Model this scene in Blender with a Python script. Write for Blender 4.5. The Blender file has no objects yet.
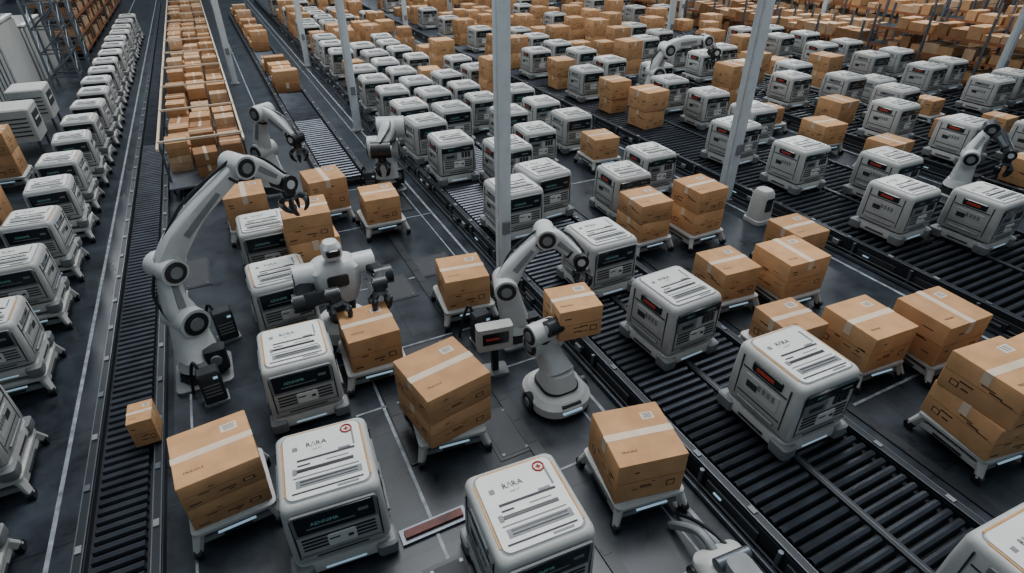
import bpy, math, random
from mathutils import Vector, Matrix
random.seed(7)
scene=bpy.context.scene
COL=scene.collection

# ------------------------------------------------------------------ materials
def new_mat(name):
    m=bpy.data.materials.new(name); m.use_nodes=True
    return m,m.node_tree,m.node_tree.nodes["Principled BSDF"]
def mat(name,col,rough=.5,metal=0.,noise=.12,scale=6.,emit=None,es=0.,bump=0.,detail=4,spec=.4,var=.12,grime=0.):
    m,t,b=new_mat(name)
    b.inputs["Roughness"].default_value=rough
    b.inputs["Metallic"].default_value=metal
    b.inputs["Specular IOR Level"].default_value=spec
    if emit:
        b.inputs["Emission Color"].default_value=(*emit,1); b.inputs["Emission Strength"].default_value=es
    tc=t.nodes.new("ShaderNodeTexCoord"); n=t.nodes.new("ShaderNodeTexNoise")
    n.inputs["Scale"].default_value=scale; n.inputs["Detail"].default_value=detail
    oi=t.nodes.new("ShaderNodeObjectInfo")
    ad=t.nodes.new("ShaderNodeVectorMath"); ad.operation='ADD'
    t.links.new(tc.outputs["Object"],ad.inputs[0]); t.links.new(oi.outputs["Location"],ad.inputs[1])
    t.links.new(ad.outputs[0],n.inputs["Vector"])
    r=t.nodes.new("ShaderNodeValToRGB")
    r.color_ramp.elements[0].position=.3; r.color_ramp.elements[1].position=.7
    r.color_ramp.elements[0].color=(*[c*(1-noise) for c in col],1)
    r.color_ramp.elements[1].color=(*[min(1,c*(1+noise)) for c in col],1)
    t.links.new(n.outputs["Fac"],r.inputs["Fac"])
    hv=t.nodes.new("ShaderNodeHueSaturation")
    mr=t.nodes.new("ShaderNodeMapRange"); mr.inputs[3].default_value=1-var; mr.inputs[4].default_value=1+var*.7
    t.links.new(oi.outputs["Random"],mr.inputs[0]); t.links.new(mr.outputs[0],hv.inputs["Value"])
    t.links.new(r.outputs["Color"],hv.inputs["Color"])
    out=hv.outputs["Color"]
    if grime:
        n2=t.nodes.new("ShaderNodeTexNoise");n2.inputs["Scale"].default_value=9;n2.inputs["Detail"].default_value=12;n2.inputs["Roughness"].default_value=.8
        t.links.new(ad.outputs[0],n2.inputs["Vector"])
        r2=t.nodes.new("ShaderNodeValToRGB");r2.color_ramp.elements[0].position=.30;r2.color_ramp.elements[1].position=.50
        r2.color_ramp.elements[0].color=(1-grime,1-grime,1-grime*1.1,1);r2.color_ramp.elements[1].color=(1,1,1,1)
        t.links.new(n2.outputs["Fac"],r2.inputs["Fac"])
        mm=t.nodes.new("ShaderNodeMixRGB");mm.blend_type='MULTIPLY';mm.inputs[0].default_value=1
        t.links.new(out,mm.inputs[1]);t.links.new(r2.outputs["Color"],mm.inputs[2]);out=mm.outputs[0]
    t.links.new(out,b.inputs["Base Color"])
    if bump:
        bp=t.nodes.new("ShaderNodeBump"); bp.inputs["Strength"].default_value=bump; bp.inputs["Distance"].default_value=.01
        t.links.new(n.outputs["Fac"],bp.inputs["Height"]); t.links.new(bp.outputs[0],b.inputs["Normal"])
    return m
M={}
M['body']=mat("shell_grey",(.44,.44,.42),.5,noise=.07,scale=3,detail=6,grime=.12,spec=.35)
M['lid']=mat("lid_white",(.66,.655,.63),.42,noise=.05,scale=3,detail=6,grime=.07,spec=.4)
M['mid']=mat("panel_grey",(.18,.19,.195),.5)
M['seam']=mat("seam_dark",(.025,.028,.033),.6)
M['black']=mat("black_plastic",(.012,.014,.017),.35)
M['glass']=mat("dark_display",(.010,.016,.020),.2)
M['teal']=mat("teal_text",(.10,.22,.22),.4,emit=(.2,.55,.55),es=.12)
M['led']=mat("led_strip",(.4,.5,.58),.4,emit=(.5,.78,1.),es=.35)
M['redtx']=mat("red_display",(.30,.03,.02),.4,emit=(.9,.1,.05),es=.04)
M['red']=mat("logo_red",(.36,.04,.03),.5)
M['rustred']=mat("guard_red",(.09,.025,.02),.6,noise=.5)
M['amber']=mat("amber_trim",(.50,.27,.09),.5)
M['card']=mat("cardboard",(.50,.275,.13),.8,noise=.14,scale=4,bump=.15,detail=8,spec=.25,var=.16)
M['card2']=mat("cardboard_dark",(.29,.15,.07),.85,noise=.15,scale=4,spec=.2)
M['card3']=mat("cardboard_pale",(.53,.34,.20),.85,noise=.15,scale=4,spec=.2)
M['tape']=mat("packing_tape",(.63,.50,.37),.38,noise=.08)
M['paper']=mat("paper_label",(.58,.53,.46),.7)
M['ink']=mat("ink_brown",(.07,.035,.02),.8)
M['arm']=mat("arm_white",(.52,.53,.52),.38,noise=.07,scale=4,detail=6,grime=.1,spec=.4)
M['armdark']=mat("arm_graphite",(.022,.025,.029),.36,noise=.2,scale=4)
M['steel']=mat("steel",(.14,.155,.17),.35,metal=.8)
M['roller']=mat("roller_steel",(.038,.044,.054),.32,metal=.6,scale=3,noise=.3)
M['frame']=mat("conveyor_frame",(.013,.016,.020),.42,metal=.1)
M['rail']=mat("rail_edge",(.11,.125,.145),.35,metal=.5)
M['orange']=mat("rack_orange",(.30,.105,.04),.55)
M['rackblue']=mat("rack_steel",(.09,.11,.13),.5)
M['pole']=mat("pole_white",(.56,.60,.62),.45,noise=.06)
M['line']=mat("floor_paint",(.20,.225,.25),.55,noise=.5,scale=7)
M['wall']=mat("wall_paint",(.34,.39,.43),.8,noise=.06,scale=.4)
M['win']=mat("window_pane",(.6,.7,.8),.2,emit=(.7,.85,1.),es=1.3)
# floor
m,t,b=new_mat("floor_concrete"); M['floor']=m
tc=t.nodes.new("ShaderNodeTexCoord")
br=t.nodes.new("ShaderNodeTexBrick"); br.offset=0; br.inputs["Scale"].default_value=1
br.inputs["Brick Width"].default_value=1.9; br.inputs["Row Height"].default_value=1.9; br.inputs["Mortar Size"].default_value=.010
br.inputs["Color1"].default_value=(.021,.026,.033,1); br.inputs["Color2"].default_value=(.016,.021,.027,1); br.inputs["Mortar"].default_value=(.009,.011,.014,1)
t.links.new(tc.outputs["Object"],br.inputs["Vector"])
n=t.nodes.new("ShaderNodeTexNoise"); n.inputs["Scale"].default_value=1.3; n.inputs["Detail"].default_value=12; n.inputs["Roughness"].default_value=.7
t.links.new(tc.outputs["Object"],n.inputs["Vector"])
mx=t.nodes.new("ShaderNodeMixRGB"); mx.blend_type='MULTIPLY'; mx.inputs[0].default_value=.9
rr=t.nodes.new("ShaderNodeValToRGB"); rr.color_ramp.elements[0].color=(.4,.4,.4,1); rr.color_ramp.elements[1].color=(1.9,1.9,1.9,1)
rr.color_ramp.elements[0].position=.35; rr.color_ramp.elements[1].position=.7
t.links.new(n.outputs["Fac"],rr.inputs["Fac"]); t.links.new(br.outputs["Color"],mx.inputs[1]); t.links.new(rr.outputs["Color"],mx.inputs[2])
t.links.new(mx.outputs[0],b.inputs["Base Color"])
mr=t.nodes.new("ShaderNodeMapRange"); mr.inputs[3].default_value=.14; mr.inputs[4].default_value=.5
t.links.new(n.outputs["Fac"],mr.inputs[0]); t.links.new(mr.outputs[0],b.inputs["Roughness"])
b.inputs["Specular IOR Level"].default_value=.30

# ------------------------------------------------------------------ mesh builder
class MB:
    def __init__(s): s.v=[];s.f=[];s.m=[];s.mats=[]
    def mi(s,k):
        if k not in s.mats: s.mats.append(k)
        return s.mats.index(k)
    def add(s,vs,fs,k,T=None):
        o=len(s.v)
        s.v+= [ (T@Vector(p))[:] if T else tuple(p) for p in vs]
        i=s.mi(k)
        for f in fs: s.f.append([a+o for a in f]); s.m.append(i)
    def box(s,c,d,k,T=None):
        x,y,z=c;a,b_,e=d[0]/2,d[1]/2,d[2]/2
        vs=[(x+i*a,y+j*b_,z+l*e) for l in(-1,1) for j in(-1,1) for i in(-1,1)]
        s.add(vs,[(0,2,3,1),(4,5,7,6),(0,1,5,4),(2,6,7,3),(0,4,6,2),(1,3,7,5)],k,T)
    def loft(s,secs,k,T=None,seg=3,o=(0,0)):
        loops=[]
        for q in secs:
            z,w,d,r=q[:4]; ox,oy=(q[4],q[5]) if len(q)>4 else (0,0)
            L=[]
            for cx,cy,a0 in((1,1,0),(-1,1,90),(-1,-1,180),(1,-1,270)):
                for i in range(seg+1):
                    a=math.radians(a0+90*i/seg)
                    L.append((o[0]+ox+cx*(w/2-r)+r*math.cos(a),o[1]+oy+cy*(d/2-r)+r*math.sin(a),z))
            loops.append(L)
        n=len(loops[0]);vs=[p for L in loops for p in L];fs=[]
        for j in range(len(loops)-1):
            for i in range(n):
                fs.append((j*n+i,j*n+(i+1)%n,(j+1)*n+(i+1)%n,(j+1)*n+i))
        fs.append(tuple(range(n))[::-1]); fs.append(tuple((len(loops)-1)*n+i for i in range(n)))
        s.add(vs,fs,k,T)
    def cyl(s,p0,p1,r0,k,r1=None,seg=12,T=None):
        r1=r0 if r1 is None else r1
        p0=Vector(p0);p1=Vector(p1);d=(p1-p0).normalized()
        u=d.orthogonal().normalized();w=d.cross(u)
        vs=[]
        for p,r in((p0,r0),(p1,r1)):
            for i in range(seg):
                a=2*math.pi*i/seg; vs.append(p+u*r*math.cos(a)+w*r*math.sin(a))
        fs=[(i,(i+1)%seg,seg+(i+1)%seg,seg+i) for i in range(seg)]
        fs.append(tuple(range(seg))[::-1]);fs.append(tuple(range(seg,2*seg)))
        s.add(vs,fs,k,T)
    def sweep(s,pts,rad,nrm,k,seg=12,sub=4):
        P=[Vector(p) for p in pts];N=Vector(nrm).normalized()
        if len(P)>2:
            Q=[];R=[]
            for i in range(len(P)-1):
                a=P[max(i-1,0)];b_=P[i];c=P[i+1];d=P[min(i+2,len(P)-1)]
                for j in range(sub):
                    t_=j/sub
                    Q.append(.5*((2*b_)+(c-a)*t_+(2*a-5*b_+4*c-d)*t_*t_+(3*b_-a-3*c+d)*t_**3))
                    R.append((rad[i][0]*(1-t_)+rad[i+1][0]*t_,rad[i][1]*(1-t_)+rad[i+1][1]*t_))
            Q.append(P[-1]);R.append(rad[-1])
        else: Q=P;R=rad
        vs=[]
        for i,q in enumerate(Q):
            tg=(Q[min(i+1,len(Q)-1)]-Q[max(i-1,0)]).normalized();up=tg.cross(N).normalized()
            for j in range(seg):
                a=2*math.pi*(j+.5)/seg
                c_,s_=math.cos(a),math.sin(a)
                e=.55
                cc=math.copysign(abs(c_)**e,c_);ss=math.copysign(abs(s_)**e,s_)
                vs.append(q+N*R[i][0]*cc+up*R[i][1]*ss)
        fs=[]
        for i in range(len(Q)-1):
            for j in range(seg):
                fs.append((i*seg+j,i*seg+(j+1)%seg,(i+1)*seg+(j+1)%seg,(i+1)*seg+j))
        fs.append(tuple(range(seg))[::-1]);fs.append(tuple((len(Q)-1)*seg+j for j in range(seg)))
        s.add(vs,fs,k)
    def text(s,txt,size,T,k):
        cu=bpy.data.curves.new("tmp",'FONT');cu.body=txt;cu.size=size;cu.align_x='CENTER';cu.resolution_u=1
        ob=bpy.data.objects.new("tmp",cu);COL.objects.link(ob)
        dg=bpy.context.evaluated_depsgraph_get()
        me=ob.evaluated_get(dg).to_mesh()
        s.add([v.co.copy() for v in me.vertices],[tuple(p.vertices) for p in me.polygons],k,T)
        bpy.data.objects.remove(ob);bpy.data.curves.remove(cu)
    def scalez(s,f): s.v=[(x,y,z*f) for x,y,z in s.v]
    def mesh(s,name,angle=35):
        me=bpy.data.meshes.new(name);me.from_pydata(s.v,[],s.f)
        for k in s.mats: me.materials.append(M[k])
        me.polygons.foreach_set("material_index",s.m)
        me.polygons.foreach_set("use_smooth",[True]*len(s.f))
        me.update()
        try: me.set_sharp_from_angle(angle=math.radians(angle))
        except Exception: pass
        return me
def put(name,me,loc=(0,0,0),rz=0,sc=(1,1,1)):
    ob=bpy.data.objects.new(name,me);COL.objects.link(ob)
    ob.location=loc;ob.rotation_euler=(0,0,math.radians(rz));ob.scale=sc
    return ob
def TR(loc,rx=0,ry=0,rz=0):
    return Matrix.Translation(loc)@Matrix.Rotation(math.radians(rz),4,'Z')@Matrix.Rotation(math.radians(ry),4,'Y')@Matrix.Rotation(math.radians(rx),4,'X')

# ------------------------------------------------------------------ robot unit
def robot(var,logo=False,amber=False):
    b=MB()
    for x in(-.36,.36):
        for y in(-.40,.40):
            b.cyl((x-.05,y,.085),(x+.05,y,.085),.085,'black',seg=14)
    b.loft([(.05,.94,1.0,.12),(.08,.99,1.06,.13),(.15,.99,1.06,.13),(.20,.95,1.01,.10),(.21,.9,.96,.10)],'body',seg=4)
    for sx in(-1,1):
        for sy in(-1,1):
            b.loft([(.03,.2,.24,.04),(.06,.22,.26,.05),(.17,.22,.26,.05),(.19,.18,.2,.04)],'mid',T=TR((sx*.415,sy*.44,0)),seg=3)
    b.box((0,-.532,.115),(.40,.012,.018),'led'); b.box((-.498,0,.12),(.012,.40,.03),'seam');b.box((.498,0,.12),(.012,.40,.03),'seam')
    b.loft([(.205,.86,.92,.08),(.25,.86,.92,.08)],'black',seg=3)
    b.loft([(.245,.93,1.0,.07),(.265,.955,1.025,.075),(.60,.95,1.015,.075),(.87,.93,.99,.08),(.915,.91,.97,.085),(.94,.87,.93,.085),(.948,.83,.89,.08)],'body',seg=4)
    b.loft([(.946,.80,.86,.08),(.9485,.80,.86,.08)],'mid',seg=4)
    b.loft([(.947,.77,.83,.07),(.964,.76,.82,.07)],'lid',seg=4)
    if amber:
        for x in(-.397,.397): b.box((x,-.0,.951),(.018,.68,.010),'amber')
        b.box((0,.425,.951),(.66,.018,.010),'amber')
    z=.9655
    b.box((.02,.045,z),(.56,.024,.006),'seam'); b.box((.2,.075,z),(.12,.022,.006),'mid')
    b.box((.0,-.085,z),(.54,.036,.010),'black'); b.box((-.29,-.085,z),(.04,.065,.012),'mid')
    b.box((0,-.165,z),(.62,.012,.006),'mid')
    b.box((.02,-.245,z),(.62,.085,.006),'mid'); b.box((.02,-.225,z+.001),(.54,.018,.008),'black'); b.box((.02,-.262,z+.001),(.54,.012,.008),'seam')
    b.box((0,-.345,z),(.66,.016,.006),'seam'); b.box((.18,-.38,z),(.2,.02,.006),'mid')
    b.box((-.2,-.02,z),(.12,.016,.006),'seam'); b.box((.12,-.022,z),(.22,.010,.006),'mid')
    b.box((.3,.2,z),(.02,.22,.006),'mid')
    b.text("R/\\RA",.085,TR((-.06,.20,z+.003)),'seam'); b.text("unit 07",.035,TR((-.06,.145,z+.003)),'seam')
    b.box((-.27,.21,z),(.05,.05,.006),'mid')
    if logo:
        for i in range(8):
            a=math.radians(45*i);a2=math.radians(45*i+45);c=(.25,.32)
            b.cyl((c[0]+.055*math.cos(a),c[1]+.055*math.sin(a),z+.002),(c[0]+.055*math.cos(a2),c[1]+.055*math.sin(a2),z+.002),.009,'red',seg=6)
        b.box((.25,.32,z),(.05,.016,.008),'red');b.box((.25,.32,z),(.016,.05,.008),'red')
    F=-.503
    if var=='A':
        b.loft([(0,.80,.30,.03),(.02,.79,.29,.03)],'mid',T=TR((0,F-.001,.735),rx=90+3))
        b.loft([(0,.74,.25,.02),(.028,.73,.24,.02)],'glass',T=TR((0,F-.001,.745),rx=90+3))
        b.text("AENNIMR",.060,TR((-.10,F-.0315,.73),rx=90+3),'teal')
        b.box((.26,F-.030,.755),(.1,.006,.035),'mid');b.box((-.05,F-.028,.69),(.45,.006,.012),'mid')
    else:
        b.loft([(0,.80,.13,.02),(.022,.79,.12,.02)],'glass',T=TR((0,F-.001,.80),rx=90+3))
        b.text("SAROT",.045,TR((-.18,F-.025,.785),rx=90+3),'teal')
        b.box((.22,F-.024,.8),(.16,.006,.02),'mid')
        for i in range(3): b.box((.12+.08*i,F-.012,.66),(.055,.012,.12),'seam')
        b.loft([(0,.36,.17,.02),(.016,.34,.15,.02)],'mid',T=TR((-.2,F-.004,.65),rx=90+2))
        b.box((-.2,F-.026,.65),(.2,.006,.05),'seam')
    for i,zz in enumerate((.54,.495,.45,.405)):
        b.box((0,-.513,zz),(.70,.014,.016),'seam')
    b.loft([(0,.28,.15,.02),(.018,.27,.14,.02)],'lid',T=TR((.02,-.514,.465),rx=90+1.0))
    b.box((.1,-.536,.47),(.05,.008,.03),'seam');b.box((-.05,-.536,.49),(.1,.006,.012),'seam')
    for x in(-.40,.40): b.box((x,-.506,.56),(.018,.014,.52),'seam')
    b.box((0,-.514,.33),(.8,.012,.02),'mid');b.box((0,-.514,.29),(.5,.010,.014),'seam')
    for sx in(-1,1):
        X=sx*.473
        for y in(-.36,.36): b.box((X,y,.58),(.014,.016,.54),'seam')
        b.box((X,0,.725),(.014,.66,.014),'seam'); b.box((X,0,.40),(.014,.66,.016),'seam')
        b.loft([(0,.54,.22,.02),(.014,.52,.20,.02)],'body',T=TR((sx*.468,.0,.565),rx=90,rz=sx*90))
        for i in range(4): b.box((X+sx*.012,-.18+.07*i,.60),(.008,.04,.07),'mid')
        b.box((X+sx*.012,.14,.56),(.008,.16,.08),'seam')
        if var=='B' and sx==-1:
            b.loft([(0,.46,.12,.02),(.022,.44,.10,.02)],'glass',T=TR((-.462,-.02,.80),rx=90+2,rz=-90))
            b.box((-.487,-.0,.80),(.006,.26,.040),'redtx')
        else:
            b.loft([(0,.46,.10,.02),(.02,.44,.08,.02)],'mid',T=TR((sx*.462,.0,.80),rx=90+2,rz=sx*90))
            b.box((sx*.485,.1,.80),(.006,.12,.03),'seam')
        b.cyl((X+sx*.03,-.28,.33),(X+sx*.03,.28,.33),.016,'mid',seg=8)
    b.box((0,.505,.6),(.6,.014,.3),'mid')
    for zz in(.5,.56,.62,.68): b.box((0,.514,zz),(.5,.006,.015),'seam')
    b.scalez(1.12)
    return b.mesh("robot_unit_"+var)
RM=[robot('A'),robot('B'),robot('A',amber=True),robot('B',amber=True),robot('A',logo=True,amber=True),robot('B',logo=True)]
OCC=[]
def free(x,y,r=.85): return all((x-a)**2+(y-c)**2>(r+q)**2 for a,c,q in OCC)
def place_robot(x,y,z=0,v=None,rz=None,s=1.0):
    if v is None: v=random.choice([0,0,1,1,2,3])
    if rz is None: rz=random.uniform(-4,4)
    put("warehouse_robot",RM[v],(x,y,z),rz,(s,s,s))

# ------------------------------------------------------------------ boxes
def cbox(b,w,d,h,T,seed,near=True,key='card'):
    rnd=random.Random(seed);r=.012
    b.loft([(0,w-r,d-r,r),(r,w,d,r),(h-r,w,d,r),(h,w-r,d-r,r)],key,T=T,seg=1)
    along=rnd.random()<.5
    tw=.085*w/.75+.01
    e=.003
    if along:
        b.box((0,0,h),(w*.98,.006,e),'card2',T)
        b.box((0,0,h+.001),(w+.004,tw,e),'tape',T)
        for s_ in(-1,1): b.box((s_*(w/2),0,h-.09),(e*2,tw,.18),'tape',T)
    else:
        b.box((0,0,h),(.006,d*.98,e),'card2',T)
        b.box((0,0,h+.001),(tw,d+.004,e),'tape',T)
        for s_ in(-1,1): b.box((0,s_*(d/2),h-.09),(tw,e*2,.18),'tape',T)
    b.box((0,-d/2-.001,h*.52),(w*.96,e,.008),'card2',T)
    b.box((-w/2-.001,0,h*.52),(e,d*.96,.008),'card2',T)
    if near:
        for f in range(3):
            for k in range(rnd.randint(5,9)):
                u=rnd.uniform(-.38,.2);z=rnd.uniform(.12,.8)*h;l=rnd.uniform(.05,.16)
                if abs(u)<.1 and z>h-.2: continue
                if f==0: b.box((u*w,-d/2-.001,z),(l,e,rnd.uniform(.008,.024)),'ink',T)
                if f==1: b.box((-w/2-.001,u*d,z),(e,l,rnd.uniform(.008,.024)),'ink',T)
                if f==2: b.box((w/2+.001,u*d,z),(e,l,rnd.uniform(.008,.024)),'ink',T)
        b.box((w*.3,-d/2-.001,h*.3),(.11,e,.09),'ink',T); b.box((w*.3,-d/2-.002,h*.3),(.08,e,.06),'card',T)
        b.box((-w/2-.001,d*.3,h*.28),(e,.1,.09),'ink',T); b.box((-w/2-.002,d*.3,h*.28),(e,.07,.06),'card',T)
        b.box((.25*w,.27*d,h+.001),(.16,.12,e),'paper',T)
        for i in range(4): b.box((.25*w,.27*d+.035-.022*i,h+.003),(.12-.02*(i%2),.007,e),'ink',T)
        b.text("FRAGILE",.05,T@TR((-.26*w,-.3*d,h+.003)),'ink')
I4=Matrix.Identity(4)
BM=[]
BD=[(.84,.86,.72),(.76,.84,.56),(.92,.78,.62),(.66,.70,.48),(.86,.92,.56)]
for i,(w,d,h) in enumerate(BD):
    b=MB();cbox(b,w,d,h,I4,i);BM.append(b.mesh("carton_%d"%i))
def place_box(x,y,z,i=None,rz=None,sc=(1,1,1)):
    if i is None: i=random.randrange(len(BD))
    if rz is None: rz=random.uniform(-7,7)
    put("cardboard_box",BM[i],(x,y,z),rz,sc); return BD[i][2]*sc[2]
# cart
b=MB()
b.loft([(.27,.86,.92,.06),(.285,.90,.96,.07),(.325,.90,.96,.07),(.34,.86,.92,.06)],'body',seg=3)
b.loft([(.18,.74,.8,.05),(.275,.74,.8,.05)],'frame')
for x in(-1,1):
    for y in(-1,1):
        b.sweep([(x*.38,y*.40,.30),(x*.41,y*.44,.20),(x*.45,y*.49,.08)],[(.06,.06),(.05,.055),(.04,.05)],(x*-y*.7,.7,0),'body',seg=8)
        b.cyl((x*.45-.04,y*.49,.065),(x*.45+.04,y*.49,.065),.065,'black',seg=12)
for x in(-1,1):
    b.box((x*.40,0,.17),(.05,.80,.07),'body')
    b.box((x*.43,0,.17),(.02,.4,.03),'seam')
b.box((0,-.485,.245),(.4,.02,.02),'led');b.box((0,-.43,.17),(.76,.05,.07),'mid');b.box((0,-.46,.17),(.3,.02,.03),'seam')
CART=b.mesh("cart")
def place_cart(x,y,z=0,rz=0): put("transport_cart",CART,(x,y,z),rz)
def cart_box(x,y,z=0,i=None,rz=0,n=1,cart=True,sc=(1,1,1)):
    if cart: place_cart(x,y,z,rz); zz=z+.341
    else: zz=z
    for k in range(n):
        zz+=place_box(x,y,zz,i,rz+random.uniform(-3,3),sc)+.003

# ------------------------------------------------------------------ conveyors
def conveyor(name,x0,x1,y0,y1,h,lanes=2,pitch=.17):
    b=MB();L=y1-y0;yc=(y0+y1)/2;r=.05
    b.box(((x0+x1)/2,yc,(h-.12)/2+.0),(x1-x0-.12,L,max(.02,h-.12)),'frame')
    for x in (x0+.06,x1-.06):
        b.box((x,yc,h/2-.005),(.12,L,h-.01),'frame'); b.box((x,yc,h+.01),(.10,L,.03),'frame')
        b.box((x-.045,yc,h+.026),(.012,L,.008),'rail');b.box((x+.045,yc,h+.026),(.012,L,.008),'rail')
        y=y0
        while y<min(y1,30):
            b.box((x,y+.3,h+.03),(.06,.10,.03),'mid' if int(y*2)%3 else 'rail'); y+=.9
    if h>.25:
        y=y0;k=0
        while y<min(y1,40):
            b.box((x0-.012,y+.5,h*.5),(.03,.8,h*.5),'seam')
            if k%2==0: b.box((x0-.04,y+.2,h*.62),(.05,.14,.09),'mid')
            if k%3==0: b.box((x0-.035,y+.7,h*.55),(.02,.12,.02),'led')
            if k%3==1:
                b.box((x0-.05,y+.62,h*.45),(.08,.3,.16),'frame');b.box((x0-.095,y+.62,h*.5),(.01,.16,.03),'mid')
            b.cyl((x0-.03,y+1.0,0),(x0-.03,y+1.0,h),.03,'rail',seg=6)
            y+=1.2;k+=1
        b.box((x0-.08,yc,.05),(.05,L,.06),'rail');b.cyl((x0-.06,y0,.14),(x0-.06,y1,.14),.014,'seam',seg=6)
    w=(x1-x0-.24)/lanes
    for l in range(lanes):
        a=x0+.12+l*w
        if l:
            b.box((a,yc,h),(.10,L,.05),'frame');b.box((a,yc,h+.026),(.014,L,.006),'rail')
        n=int(L/pitch)
        for i in range(n):
            y=y0+.08+i*pitch
            if y>45 and i%2: continue
            b.cyl((a+.06,y,h-.045),(a+w-.06,y,h-.045),r,'roller',seg=8 if y<20 else 6)
    put(name,b.mesh(name),(0,0,0))
H1=.35
conveyor("roller_conveyor",-2.68,-1.80,1.5,58,.13,1,.135)
conveyor("roller_conveyor",4.15,6.42,-1.5,55,H1,2,.135)
conveyor("roller_conveyor",1.75,2.95,14.5,48,.25,1,.2)
conveyor("roller_conveyor",10.9,14.5,1.5,55,H1,2,.18)
conveyor("roller_conveyor",16.8,20.2,4,55,H1,2,.22)
conveyor("roller_conveyor",22.4,25.8,5,55,H1,2,.25)

# ------------------------------------------------------------------ floor, walls
b=MB();b.box((16,30,-.05),(60,72,.1),'floor');put("floor",b.mesh("floor"))
b=MB();b.box((-14.1,30,4),(.2,72,8),'wall');put("wall_left",b.mesh("wl"))
b=MB();b.box((16,66.1,4),(60,.2,8),'wall');put("wall_back",b.mesh("wb"))
b=MB();b.box((46.1,30,4),(.2,72,8),'wall');put("wall_right",b.mesh("wr"))
for i in range(9):
    b=MB();y=1+i*7
    b.box((45.97,y,2.6),(.05,5.5,3.0),'win')
    for j in range(5): b.box((45.93,y-2.75+j*1.375,2.6),(.06,.08,3.1),'rackblue')
    for zz in(1.05,2.6,4.15): b.box((45.93,y,zz),(.06,5.6,.1),'rackblue')
    put("window_%d"%(i+1),b.mesh("win"))
b=MB()
for x,w in((-2.98,.05),(-1.5,.03),(1.0,.04),(3.82,.05),(3.55,.025),(6.8,.04),(10.55,.06),(14.9,.05),(16.5,.05),(-4.6,.06)):
    b.box((x,30,.003),(w,64,.006),'line')
for y in(2.3,4.1,6.2,7.4,9.4,12.,14.2):
    b.box((2.2,y,.0035),(3.2,.03,.005),'line')
for y in(3.2,6.9,12.,17,23): b.box((8.8,y,.0035),(3.5,.04,.005),'line')
put("floor_marking",b.mesh("lines"))
b=MB()
for x,y0,y1 in((1.12,5,14),(2.62,1,14),(7.05,0,16)):
    b.box((x,(y0+y1)/2,.012),(.16,y1-y0,.022),'frame')
    y=y0
    while y<y1: b.box((x,y+.1,.025),(.12,.1,.006),'frame'); y+=.45
put("cable_tray",b.mesh("tray"))
# steel deck plates with dark hatches in the main aisle
b=MB()
for x,y,w,d in((1.9,7.0,.9,.7),(2.35,5.0,.5,.9),(.95,3.3,.5,.6),(3.0,9.7,.9,.8),(2.0,9.2,.8,.9),(3.1,12.8,.8,.9),(-1.3,11.5,.5,1.2),(-1.2,3.6,.5,.9)):
    b.box((x,y,.006),(w,d,.010),'frame');b.box((x,y,.012),(w-.1,d-.1,.006),'seam')
    for sx in(-1,1):
        for sy in(-1,1): b.box((x+sx*(w/2-.08),y+sy*(d/2-.08),.017),(.04,.04,.006),'rail')
put("floor_hatch",b.mesh("hatch"))

# ------------------------------------------------------------------ poles
def pole(x,y,w=.2,h=8):
    OCC.append((x,y,.1))
    b=MB();b.loft([(0,w*1.6,w*1.6,.02),(.03,w*1.6,w*1.6,.02)],'mid')
    b.loft([(.03,w,w,.02),(h,w,w,.02)],'pole',seg=2)
    for s_ in(-1,1): b.box((s_*w*.56,0,h/2),(.02,w*.5,h-.1),'pole')
    b.box((0,-w*.6,1.3),(.14,.05,.24),'mid')
    put("steel_pole",b.mesh("column"),(x,y,0))
for x,y,w in((3.97,8.35,.21),(10.70,9.55,.26),(3.75,19,.2),(3.95,29.5,.2),(.62,27.5,.2),(20.9,24.3,.24),(14.8,39,.22),(26.5,30,.22),(26.5,12,.24),(9.9,33,.2),(31.6,24,.24),(21,44,.22),(39.9,32,.22)):
    pole(x,y,w)
for x,y in((.6,15),(3.3,13.9),(13.9,16.6),(15,16.4),(16.1,7.1),(15,3.9)): OCC.append((x,y,.25))

# ------------------------------------------------------------------ robot placement
for i,y in enumerate((3.6,5.35,7.1,9.15,10.95,12.65,14.4,16.1,17.8,19.5,21.2,22.9,24.6,26.3,28,29.8,31.6,33.4,35.2,37,39,41)):
    x=-3.72+random.uniform(-.05,.05)
    place_cart(x,y,0); place_robot(x,y,.341,v=[0,2][i%2],s=.88)
cart_box(-5.3,15.2,0,0,0,1);cart_box(-5.5,18.5,0,1,0,2)
place_robot(.04,4.56,0,4,-5,1.07);place_robot(.05,6.85,0,2,-2);place_robot(.1,8.95,0,2,2);place_robot(.1,11.0,0,0,0)
place_robot(1.72,3.12,0,4,-4,1.08)
place_robot(5.32,5.25,H1,1,2);place_robot(5.60,3.30,H1,3,-2,1.05);place_robot(5.28,7.2,H1,0,0);place_robot(5.40,.44,H1,4,-3)
def field(cols,y0,y1,z,dy,pbox=0.,full=.93,far=.4):
    for ci,x in enumerate(cols):
        y=y0+(ci%2)*.6+random.uniform(0,.5)
        while y<y1:
            p=pbox+(far if y>27 else 0)
            if free(x,y):
                if random.random()<p:
                    cart_box(x,y,z,None,random.uniform(-4,4),random.choice([1,2,2] if y>14 else [1]),cart=(z<.1 and y<30))
                elif random.random()<full: place_robot(x+random.uniform(-.08,.08),y,z)
            y+=dy*random.uniform(.93,1.1)
field((4.78,5.85),9.3,46,H1,1.7,.14)
place_robot(7.9,10.1,0,1);place_robot(9.3,10.9,0,1)
field((7.6,9.1),11.9,46,0,1.75,.30)
for x,y in((11.95,6.15),(12.15,8.85),(13.35,7.4),(13.1,5.15)): place_robot(x,y,H1,1,0,1.0)
field((11.9,13.5),10.8,46,H1,1.85,.16)
field((15.7,),8.4,46,0,1.9,.85)
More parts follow.
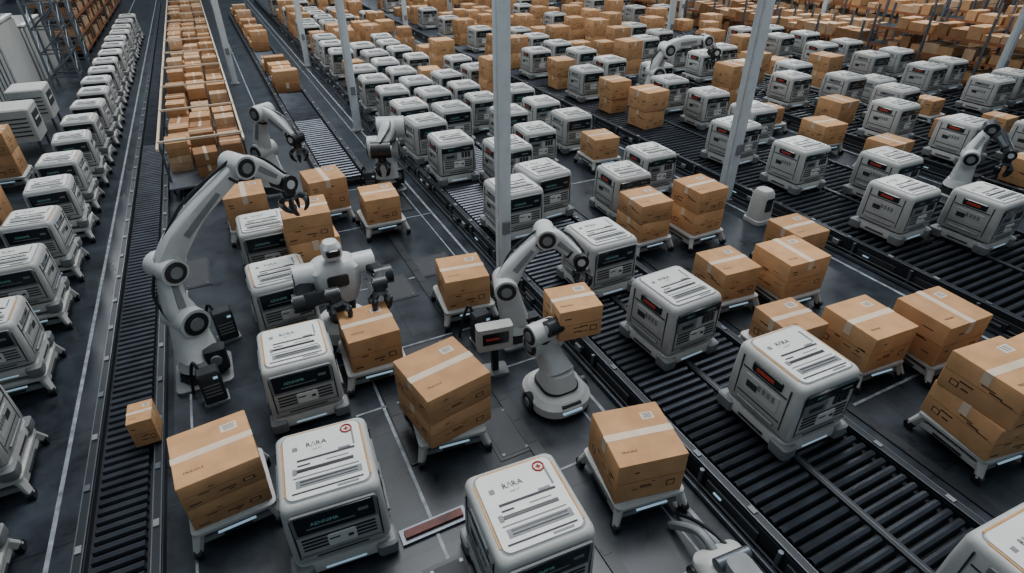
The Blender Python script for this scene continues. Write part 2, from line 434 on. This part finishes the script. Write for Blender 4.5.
field((17.6,19.2),6.2,46,H1,1.95,.2)
field((21.3,),9,46,0,2.1,.85)
field((23.3,24.9),8,46,H1,2.1,.25)

# carts with boxes
place_cart(-1.05,5.38,0,4);h=place_box(-1.05,5.38,.341,1,5,(1.08,1.0,.62));place_box(-1.05,5.38,.344+h,1,6,(1.1,1.0,.62))
place_box(-1.96,6.92,.19,3,0,(.44,.58,.85))
place_cart(1.66,5.38,0,-7);h=place_box(1.66,5.38,.341,4,9,(1.05,1.0,.74));place_box(1.66,5.38,.344+h,4,10,(1.06,1.0,.72))
place_cart(3.38,3.50,0,-8);place_box(3.38,3.50,.341,4,-12,(.98,.92,1.1))
place_cart(2.98,7.95,0,-6);place_box(2.98,7.95,.341,1,-8)
place_cart(.85,10.15,0,0);h=place_box(.85,10.15,.341,0,2,(1.05,1.05,1.0));place_box(.83,10.15,.345+h,1,-3,(1.08,1.0,.9))
place_cart(2.55,11.75,0,0);place_box(2.55,11.75,.341,1,-3)
place_cart(1.6,12.9,0,0);place_box(1.6,12.9,.341,0,4);
place_cart(-.1,12.8,0,0);place_box(-.1,12.8,.341,0,0)
cart_box(7.28,6.1,0,1,-5);cart_box(8.38,5.7,0,0,-4,sc=(1.1,1,.95));cart_box(6.98,4.45,0,3,-4,sc=(1.1,1.1,1.1));cart_box(7.90,3.82,0,4,-6,sc=(1,1,1.1))
cart_box(8.97,3.42,0,2,-6,sc=(1,1.1,1.15));cart_box(7.83,2.03,0,1,-8,2,sc=(1.15,1.12,.95));cart_box(9.4,2.2,0,1,-4)
cart_box(7.3,8.5,0,1,0,2,sc=(1,1,.72));cart_box(8.5,8.25,0,1,0,2,sc=(1,1,.85));cart_box(9.5,6.5,0,1,0)
# packing bench with long lines of cartons
b=MB()
b.box((-.75,36,.28),(1.95,41,.05),'rail')
for y in range(16,57,3):
    for x in(-1.68,.2): b.cyl((x,y,0),(x,y,1.35),.03,'rail',seg=6)
    b.box((-.74,y,1.33),(1.9,.05,.05),'tape')
for x in(-1.7,.22): b.box((x,36,1.3),(.05,41,.06),'tape')
put("packing_bench",b.mesh("bench"))
b=MB();k=0
def cartons(xs,y0,y1,z0,wr=(.5,.58),p=.9):
    global k
    for x in xs:
        y=y0+random.uniform(0,.4)
        while y<y1:
            if random.random()<p and free(x,y,.35):
                zz=z0
                for j in range(random.choice([1,1,2,2])):
                    h=random.uniform(.30,.48)
                    cbox(b,random.uniform(*wr),random.uniform(.45,.68),h,TR((x,y,zz),rz=random.uniform(-4,4)),k,False,random.choice(['card','card','card2','card3']));k+=1;zz+=h+.002
            y+=.80
cartons((-1.38,-.74,-.1),16.2,56,.306)
put("carton_row",b.mesh("cartons"))
b=MB();cartons((2.35,),24,47,.26,(.7,.9),.7);put("carton_row",b.mesh("cartons"))

# ------------------------------------------------------------------ arms
def claw(b,p,dirv,nrm,s=1.):
    p=Vector(p);d=Vector(dirv).normalized();n=Vector(nrm).normalized();q=d.cross(n)
    b.cyl(p-d*.06*s,p+d*.05*s,.095*s,'black',seg=14);b.cyl(p+d*.05*s,p+d*.10*s,.12*s,'steel',seg=14)
    for i in range(4):
        a=math.radians(45+90*i);o=n*math.cos(a)+q*math.sin(a)
        t_=o.cross(d)
        b.sweep([p+d*.08*s+o*.07*s,p+d*.17*s+o*.17*s,p+d*.30*s+o*.15*s,p+d*.38*s+o*.08*s],[(.03*s,.035*s),(.038*s,.042*s),(.028*s,.032*s),(.014*s,.014*s)],t_,'black',seg=8,sub=3)
        b.cyl(p+d*.17*s+o*.17*s-t_*.05*s,p+d*.17*s+o*.17*s+t_*.05*s,.035*s,'steel',seg=8)
def arm(name,base,pts,w=.16,s=1.,claw_dir=(0,0,-1),basekind='round',dark=0,cs=None,bow=.07):
    """pts: joint positions from the shoulder to the wrist; the last `dark` links are graphite"""
    b=MB();B=Vector(base);P=[Vector(p) for p in pts]
    hd=(P[-1]-P[0]);hd.z=0
    if hd.length<.01: hd=Vector((1,0,0))
    N=Vector((-hd.y,hd.x,0)).normalized()
    T0=TR(base)
    if basekind=='round':
        b.loft([(0,.80*s,.80*s,.1*s),(.05*s,.80*s,.80*s,.1*s),(.07*s,.72*s,.72*s,.1*s)],'mid',T=T0)
        for a in range(8):
            an=math.radians(45*a+22);b.cyl(B+Vector((.34*s*math.cos(an),.34*s*math.sin(an),.06*s)),B+Vector((.34*s*math.cos(an),.34*s*math.sin(an),.10*s)),.022*s,'black',seg=6)
        b.cyl(B+Vector((0,0,.07*s)),B+Vector((0,0,.20*s)),.34*s,'armdark',.32*s,28)
        b.cyl(B+Vector((0,0,.20*s)),B+Vector((0,0,.25*s)),.27*s,'steel',seg=28)
        b.cyl(B+Vector((0,0,.25*s)),B+Vector((0,0,.42*s)),.32*s,'arm',.26*s,28)
        b.loft([(.18*s,.3*s,.22*s,.04*s),(.55*s,.3*s,.22*s,.04*s)],'armdark',T=T0@TR((.24*s,-.16*s,0)))
        b.cyl(B+Vector((.24*s,-.28*s,.40*s)),B+Vector((.24*s,-.32*s,.40*s)),.08*s,'mid',seg=14)
    elif basekind=='mobile':
        b.loft([(.05,.80,.86,.3),(.09,.88,.94,.34),(.22,.88,.94,.34),(.30,.74,.8,.3),(.31,.6,.66,.25)],'arm',T=T0,seg=6)
        b.loft([(.30,.56,.62,.2),(.40,.50,.56,.2),(.60,.42,.44,.16),(.62,.3,.3,.1)],'arm',T=T0,seg=6)
        b.loft([(.34,.565,.6,.2),(.37,.55,.59,.2)],'black',T=T0,seg=6)
        for x in(-.42,.42): b.cyl(B+Vector((x-.05,0,.14)),B+Vector((x+.05,0,.14)),.14,'black',seg=18);b.cyl(B+Vector((x*1.13-.01,0,.14)),B+Vector((x*1.13+.01,0,.14)),.07,'mid',seg=14)
        b.loft([(0.03,.6,.6,.2),(.06,.6,.6,.2)],'black',T=T0)
        b.box((0,-.475,.17),(.3,.03,.03),'led',T0);b.box((0,-.43,.26),(.3,.05,.03),'black',T0)
    top=B+Vector((0,0,(.40 if basekind=='round' else .55)*s))
    b.sweep([top,(top+P[0])/2,P[0]],[(w*1.25,w*1.35),(w*.95,w*1.15),(w*.85,w*.95)],N,'arm',seg=14)
    for i,p in enumerate(P[:-1]):
        r=w*(1.05-.13*i)
        nl=len(P)-1
        cm='armdark' if i>=nl-dark else 'arm'
        cm2='steel' if cm=='armdark' else 'black'
        b.cyl(p-N*r*1.25,p+N*r*1.25,r,cm,seg=20)
        for sg in(-1,1):
            b.cyl(p+N*sg*r*1.25,p+N*sg*r*1.33,r*.8,'black',seg=20);b.cyl(p+N*sg*r*1.33,p+N*sg*r*1.4,r*.45,'mid',seg=14)
        nx=P[i+1];d=nx-p
        side=d.normalized().cross(N)
        if side.z<0: side=-side
        L=d.length
        b.sweep([p,p+d*.25+side*L*bow*.85,p+d*.5+side*L*bow,p+d*.8+side*L*bow*.4,nx],[(r*.75,r*.95),(r*.75,r*.9),(r*.66,r*.7),(r*.62,r*.64),(r*.62,r*.62)],N,cm,seg=14)
        b.sweep([p+d*.3+side*L*bow*.9,p+d*.72+side*L*bow*.6],[(r*.80,r*.42),(r*.70,r*.30)],N,'mid' if cm=='arm' else 'steel',seg=8)
        b.sweep([p+side*r*.9,p+d*.5+side*(L*bow+r*.95)+N*r*.4,nx+side*r*.75],[(.022*s,.022*s)]*3,N,cm2,seg=6)
        b.cyl(nx-d.normalized()*r*1.15,nx-d.normalized()*r*.95,r*.72,'black',seg=16)
    e=P[-1];r=w*.68
    b.cyl(e-N*r*1.2,e+N*r*1.2,r,'black',seg=16);b.cyl(e-N*r*1.3,e+N*r*1.3,r*.5,'arm',seg=12)
    cd=Vector(claw_dir).normalized()
    claw(b,e+cd*r*1.2,claw_dir,N,(cs or s*1.05))
    put(name,b.mesh(name))
arm("robotic_arm",(-1.28,8.15,0),[(-1.30,8.35,.95),(-1.33,8.55,1.72),(-.05,8.85,2.95),(.55,9.45,2.35)],w=.215,s=1.0,claw_dir=(.25,.2,-1),cs=1.2,bow=.07)
# dark two-armed robot leaning over its carton
b=MB()
T=TR((.92,8.2,0))
b.loft([(.05,.74,.74,.25),(.09,.80,.80,.28),(.30,.80,.80,.28),(.36,.7,.7,.25)],'arm',T=T,seg=5)
for x in(-.37,.37): b.cyl((.92+x-.06,8.2,.14),(.92+x+.06,8.2,.14),.14,'black',seg=18)
b.loft([(.36,.42,.42,.15),(.6,.46,.44,.16),(.80,.50,.46,.16)],'armdark',T=T,seg=5)
b.loft([(.78,.58,.5,.16),(1.0,.74,.52,.18),(1.36,.80,.52,.2),(1.46,.62,.42,.18),(1.49,.4,.3,.12)],'arm',T=T,seg=5)   # torso
b.loft([(0,.34,.22,.05),(.03,.32,.20,.05)],'armdark',T=TR((.92,7.95,1.2),rx=90))
b.cyl((.92,8.15,1.48),(.92,8.12,1.58),.09,'armdark',seg=14)
b.loft([(1.56,.24,.26,.09),(1.62,.30,.32,.12),(1.76,.30,.32,.12),(1.84,.2,.22,.09)],'arm',T=TR((.92,8.08,0)),seg=5)     # head
b.loft([(0,.22,.12,.04),(.03,.2,.10,.04)],'glass',T=TR((.92,7.925,1.7),rx=90))
def lk(p,q,r0,r1,k): b.sweep([p,q],[(r0,r0),(r1,r1)],(0,1,0) if abs(p[1]-q[1])<abs(p[2]-q[2])+.01 else (1,0,0),k,seg=12)
for sg in(-1,1):
    sh=(.92+sg*.46,8.18,1.30);el=(.92+sg*.64+.06,7.95,.98 if sg<0 else 1.12);wr=(1.12+sg*.36,7.60,1.20)
    lk(sh,el,.15,.13,'armdark');lk(el,wr,.13,.09,'armdark')
    for p,r,c in((sh,.18,'arm'),(el,.155,'armdark'),(wr,.11,'armdark')):
        b.cyl((p[0]-r*.9,p[1],p[2]),(p[0]+r*.9,p[1],p[2]),r,c,seg=18)
        b.cyl((p[0]-r*1.0,p[1],p[2]),(p[0]+r*1.0,p[1],p[2]),r*.6,'steel',seg=14)
    claw(b,Vector(wr)+Vector((-sg*.02,-.05,-.05)),(-sg*.15,-.35,-1),(1,0,0),1.0)
put("dual_arm_robot",b.mesh("dual_arm"))
cart_box(1.12,7.13,0,1,-3)
arm("mobile_manipulator",(3.32,5.25,0),[(3.22,5.5,.95),(3.10,5.35,1.25),(3.25,5.25,1.36)],w=.17,claw_dir=(1,-.1,-.1),basekind='mobile',dark=0,cs=.5)
put("cardboard_box",BM[3],(3.62,5.42,1.14),-8,(.95,.88,1.0))
arm("robotic_arm",(3.45,6.85,0),[(3.28,6.85,1.10),(3.95,6.8,1.85),(4.38,6.45,1.5)],w=.18,claw_dir=(.1,-.2,-1),s=.85,dark=0)
arm("robotic_arm",(.6,15.0,0),[(.6,15,1.1),(.75,14.7,2.1),(1.3,14.0,1.6)],w=.2)
arm("robotic_arm",(3.3,13.9,0),[(3.3,13.9,1.1),(3.45,13.5,1.7),(3.0,12.9,1.4)],w=.28,dark=0)
arm("robotic_arm",(13.9,16.6,H1),[(13.9,16.6,1.3),(14.1,16.4,2.1),(15.6,16.2,2.3),(16.0,16.1,1.9)],w=.24)
arm("robotic_arm",(16.1,7.1,0),[(16.1,7.1,1.0),(16.7,7.2,1.6),(16.5,6.5,1.2)],w=.18,dark=1)
arm("robotic_arm",(15.0,3.9,0),[(15.0,3.9,.9),(14.6,4.2,1.5),(14.0,4.1,1.3)],w=.18,dark=1)

# drive cabinets beside the arms
b=MB()
b.loft([(0,.34,.26,.03),(.04,.34,.26,.03)],'mid');b.loft([(.04,.30,.22,.03),(.55,.30,.22,.03),(.58,.26,.18,.03)],'armdark')
for i in range(4): b.box((0,-.113,.18+.06*i),(.22,.008,.02),'mid')
b.box((.08,-.113,.48),(.06,.01,.04),'led')
b.sweep([(-.1,.08,.56),(-.14,.14,.66),(-.22,.2,.4),(-.28,.25,.04)],[(.022,.022)]*4,(1,.2,0),'black',seg=8)
dc=b.mesh("drive")
for x,y in((-.88,8.95),(-1.15,7.45),(3.55,7.7),(2.9,7.0),(2.85,14.1-.3)): put("drive_cabinet",dc,(x,y,0),random.uniform(-15,15))
# control kiosk
b=MB()
b.loft([(0,.4,.3,.04),(.05,.4,.3,.04)],'mid');b.box((0,0,.3),(.1,.1,.6),'frame')
b.loft([(.5,.55,.2,.04),(.9,.55,.2,.04)],'body');b.box((0,-.102,.72),(.4,.012,.2),'glass');b.box((-.05,-.11,.72),(.2,.006,.04),'redtx')
put("control_kiosk",b.mesh("kiosk"),(2.78,6.2,0),-10)
b=MB()
b.loft([(0,.5,.5,.1),(.08,.5,.5,.1),(.1,.44,.44,.1),(.7,.38,.4,.1),(.78,.3,.32,.1)],'body',seg=4)
b.loft([(0,.2,.3,.03),(.02,.2,.3,.03)],'seam',T=TR((0,-.2,.45),rx=90));b.box((0,-.235,.6),(.2,.01,.05),'glass')
put("charging_station",b.mesh("station"),(10.5,8.25,0),0)
b=MB();b.box((1.0,4.05,.05),(.7,.10,.06),'rustred');b.box((1.0,4.05,.02),(.8,.2,.04),'rail')
put("guard_rail",b.mesh("rail"))
b=MB()
b.loft([(.04,.55,.7,.1),(.08,.6,.76,.12),(.24,.6,.76,.12),(.34,.46,.56,.12),(.36,.36,.46,.1)],'body',seg=4)
for x in(-.29,.29):
    for y in(-.25,.25): b.cyl((x-.04,y,.09),(x+.04,y,.09),.09,'black',seg=14)
b.loft([(.35,.3,.34,.08),(.50,.26,.3,.08)],'mid',T=TR((0,-.05,0)));b.cyl((-.2,.1,.42),(.2,.1,.42),.07,'steel',seg=14)
b.box((0,-.39,.16),(.3,.012,.04),'seam')
b.sweep([(-.05,.3,.30),(-.08,.5,.34),(-.12,.7,.2),(-.16,.85,.05)],[(.045,.045)]*4,(1,0,0),'mid',seg=8)
b.sweep([(.12,.3,.30),(.10,.5,.26),(.06,.75,.16),(.0,.95,.04)],[(.02,.02)]*4,(1,0,0),'black',seg=8)
put("cable_tug",b.mesh("tug"),(3.55,1.95,0),-5)

# ------------------------------------------------------------------ racks
def rackmesh(L,nl,seed,lh=.75,beam='orange',fill=.85):
    r=random.Random(seed);b=MB();D=1.1
    nb=int(L/2.4)
    for i in range(nb+1):
        y=i*2.4
        for x in(0,D):
            b.box((x,y,nl*lh/2+.2),(.08,.08,nl*lh+.4),'rackblue')
        for j in range(nl*2): b.box((D/2,y,.3+j*lh/2),(D,.03,.03),'rackblue')
    for l in range(nl):
        z=.25+l*lh
        for x in(0,D): b.box((x,nb*1.2,z),(.05,nb*2.4,.1),beam)
        b.box((D/2,nb*1.2,z+.04),(D,nb*2.4,.02),'frame')
        y=.4
        while y<nb*2.4-.4:
            if r.random()<fill:
                w=r.uniform(.35,.7);h=r.uniform(.18,.5)
                for x in(.28,.82):
                    b.box((x,y,z+.05+h/2),(.5,w,h),r.choice(['card','card','card2','card3']))
                    b.box((x,y,z+.052+h),(.5,.07,.004),'tape')
                y+=w/2+.32
            else: y+=.4
    return b.mesh("rack")
R1=rackmesh(12,3,1,fill=.85);R2=rackmesh(12,5,2,fill=.95);R3=rackmesh(12,2,5,fill=.85);R4=rackmesh(12,4,8,fill=.92)
for xi,x in enumerate((27.3,29.8,32.3,35.6,38.2,41.)):
    for y in(6,18.5,31,43.5): put("storage_rack",random.choice([R1,R3]) if xi<2 else (R1 if xi<4 else R4),(x,y,0))
for y in(36,48.5): put("storage_rack",R2,(-6.6,y,0))
put("storage_rack",R2,(-9.6,48.5,0))
for x in(6.8,9,15.0,20.6): put("storage_rack",R4,(x,49,0))

# white slatted enclosure (left)
b=MB()
b.loft([(0,3.0,3.4,.05),(.15,3.0,3.4,.05)],'mid')
b.loft([(.15,2.9,3.3,.05),(2.7,2.9,3.3,.05),(2.75,2.8,3.2,.05)],'mid')
for i in range(24):
    b.box((-1.38+i*.12,-1.67,1.4),(.07,.07,2.5),'lid')
for i in range(27):
    b.box((1.47,-1.55+i*.12,1.4),(.07,.07,2.5),'lid')
b.loft([(2.72,3.0,3.4,.05),(2.80,3.0,3.4,.05)],'lid')
for i in range(9): b.box((0,-1.4+i*.35,2.81),(2.7,.05,.03),'mid')
e=b.mesh("enclosure")
put("slatted_enclosure",e,(-8.0,28.6,0),0);put("slatted_enclosure",e,(-8.0,33,0),0,(1,1,.8))
b=MB()
for x in(-.5,.5):
    for y in(-.5,.5): b.box((x,y,2.2),(.08,.08,4.4),'rackblue')
for i in range(5):
    z=.4+i*.9
    for s_ in(-.5,.5):
        b.box((0,s_,z),(1,.05,.05),'rail');b.box((s_,0,z),(.05,1,.05),'rail')
        b.cyl((-.5,s_,z),(.5,s_,z+.8),.025,'rail',seg=6);b.cyl((s_,-.5,z),(s_,.5,z+.8),.025,'rail',seg=6)
tw=b.mesh("tower")
put("lattice_tower",tw,(-5.6,30.5,0));put("lattice_tower",tw,(-5.6,33.5,0))
b=MB()
b.loft([(.4,1.0,1.2,.06),(1.3,1.0,1.2,.06),(1.34,.94,1.14,.06)],'body')
for x in(-.42,.42):
    for y in(-.5,.5): b.cyl((x,y,0),(x,y,.42),.04,'steel',seg=8)
for i in range(5): b.box((0,-.61,.6+.12*i),(.8,.02,.03),'seam')
b.box((.51,0,.95),(.02,.7,.4),'seam');b.box((.52,0,.95),(.01,.5,.05),'paper')
c=b.mesh("cabinet")
for x,y in((-5.6,21.5),(-5.6,24)): put("equipment_cabinet",c,(x,y,0))

# ------------------------------------------------------------------ lights, world, camera
w=bpy.data.worlds.new("world");scene.world=w;w.use_nodes=True
bg=w.node_tree.nodes["Background"];bg.inputs[0].default_value=(.70,.86,1.,1);bg.inputs[1].default_value=.30
sun=bpy.data.lights.new("skylight",'SUN');sun.energy=2.6;sun.angle=math.radians(26);sun.color=(.98,.99,1.)
so=bpy.data.objects.new("skylight",sun);COL.objects.link(so);so.rotation_euler=(math.radians(-18),math.radians(12),0)
for i,(x,y,p) in enumerate(((2,9,280),(12,8,360),(2,26,520),(14,24,540),(28,20,1000),(-7,30,700),(12,44,1100),(34,34,1400))):  # unseen area lights added overhead; the far-left one brightens the slatted enclosure
    l=bpy.data.lights.new("overhead_fill",'AREA');l.shape='RECTANGLE';l.size=1.2;l.size_y=14;l.energy=p;l.color=(.95,.98,1.)
    o=bpy.data.objects.new("overhead_fill",l);COL.objects.link(o);o.location=(x,y,9.5)
cam=bpy.data.cameras.new("camera");co=bpy.data.objects.new("camera",cam);COL.objects.link(co)
cam.sensor_width=36;cam.lens=572/1024*36;cam.clip_end=300
co.location=(0,0,6);co.rotation_euler=(math.radians(90-33.07),0,-math.atan(339/682.6))
scene.camera=co
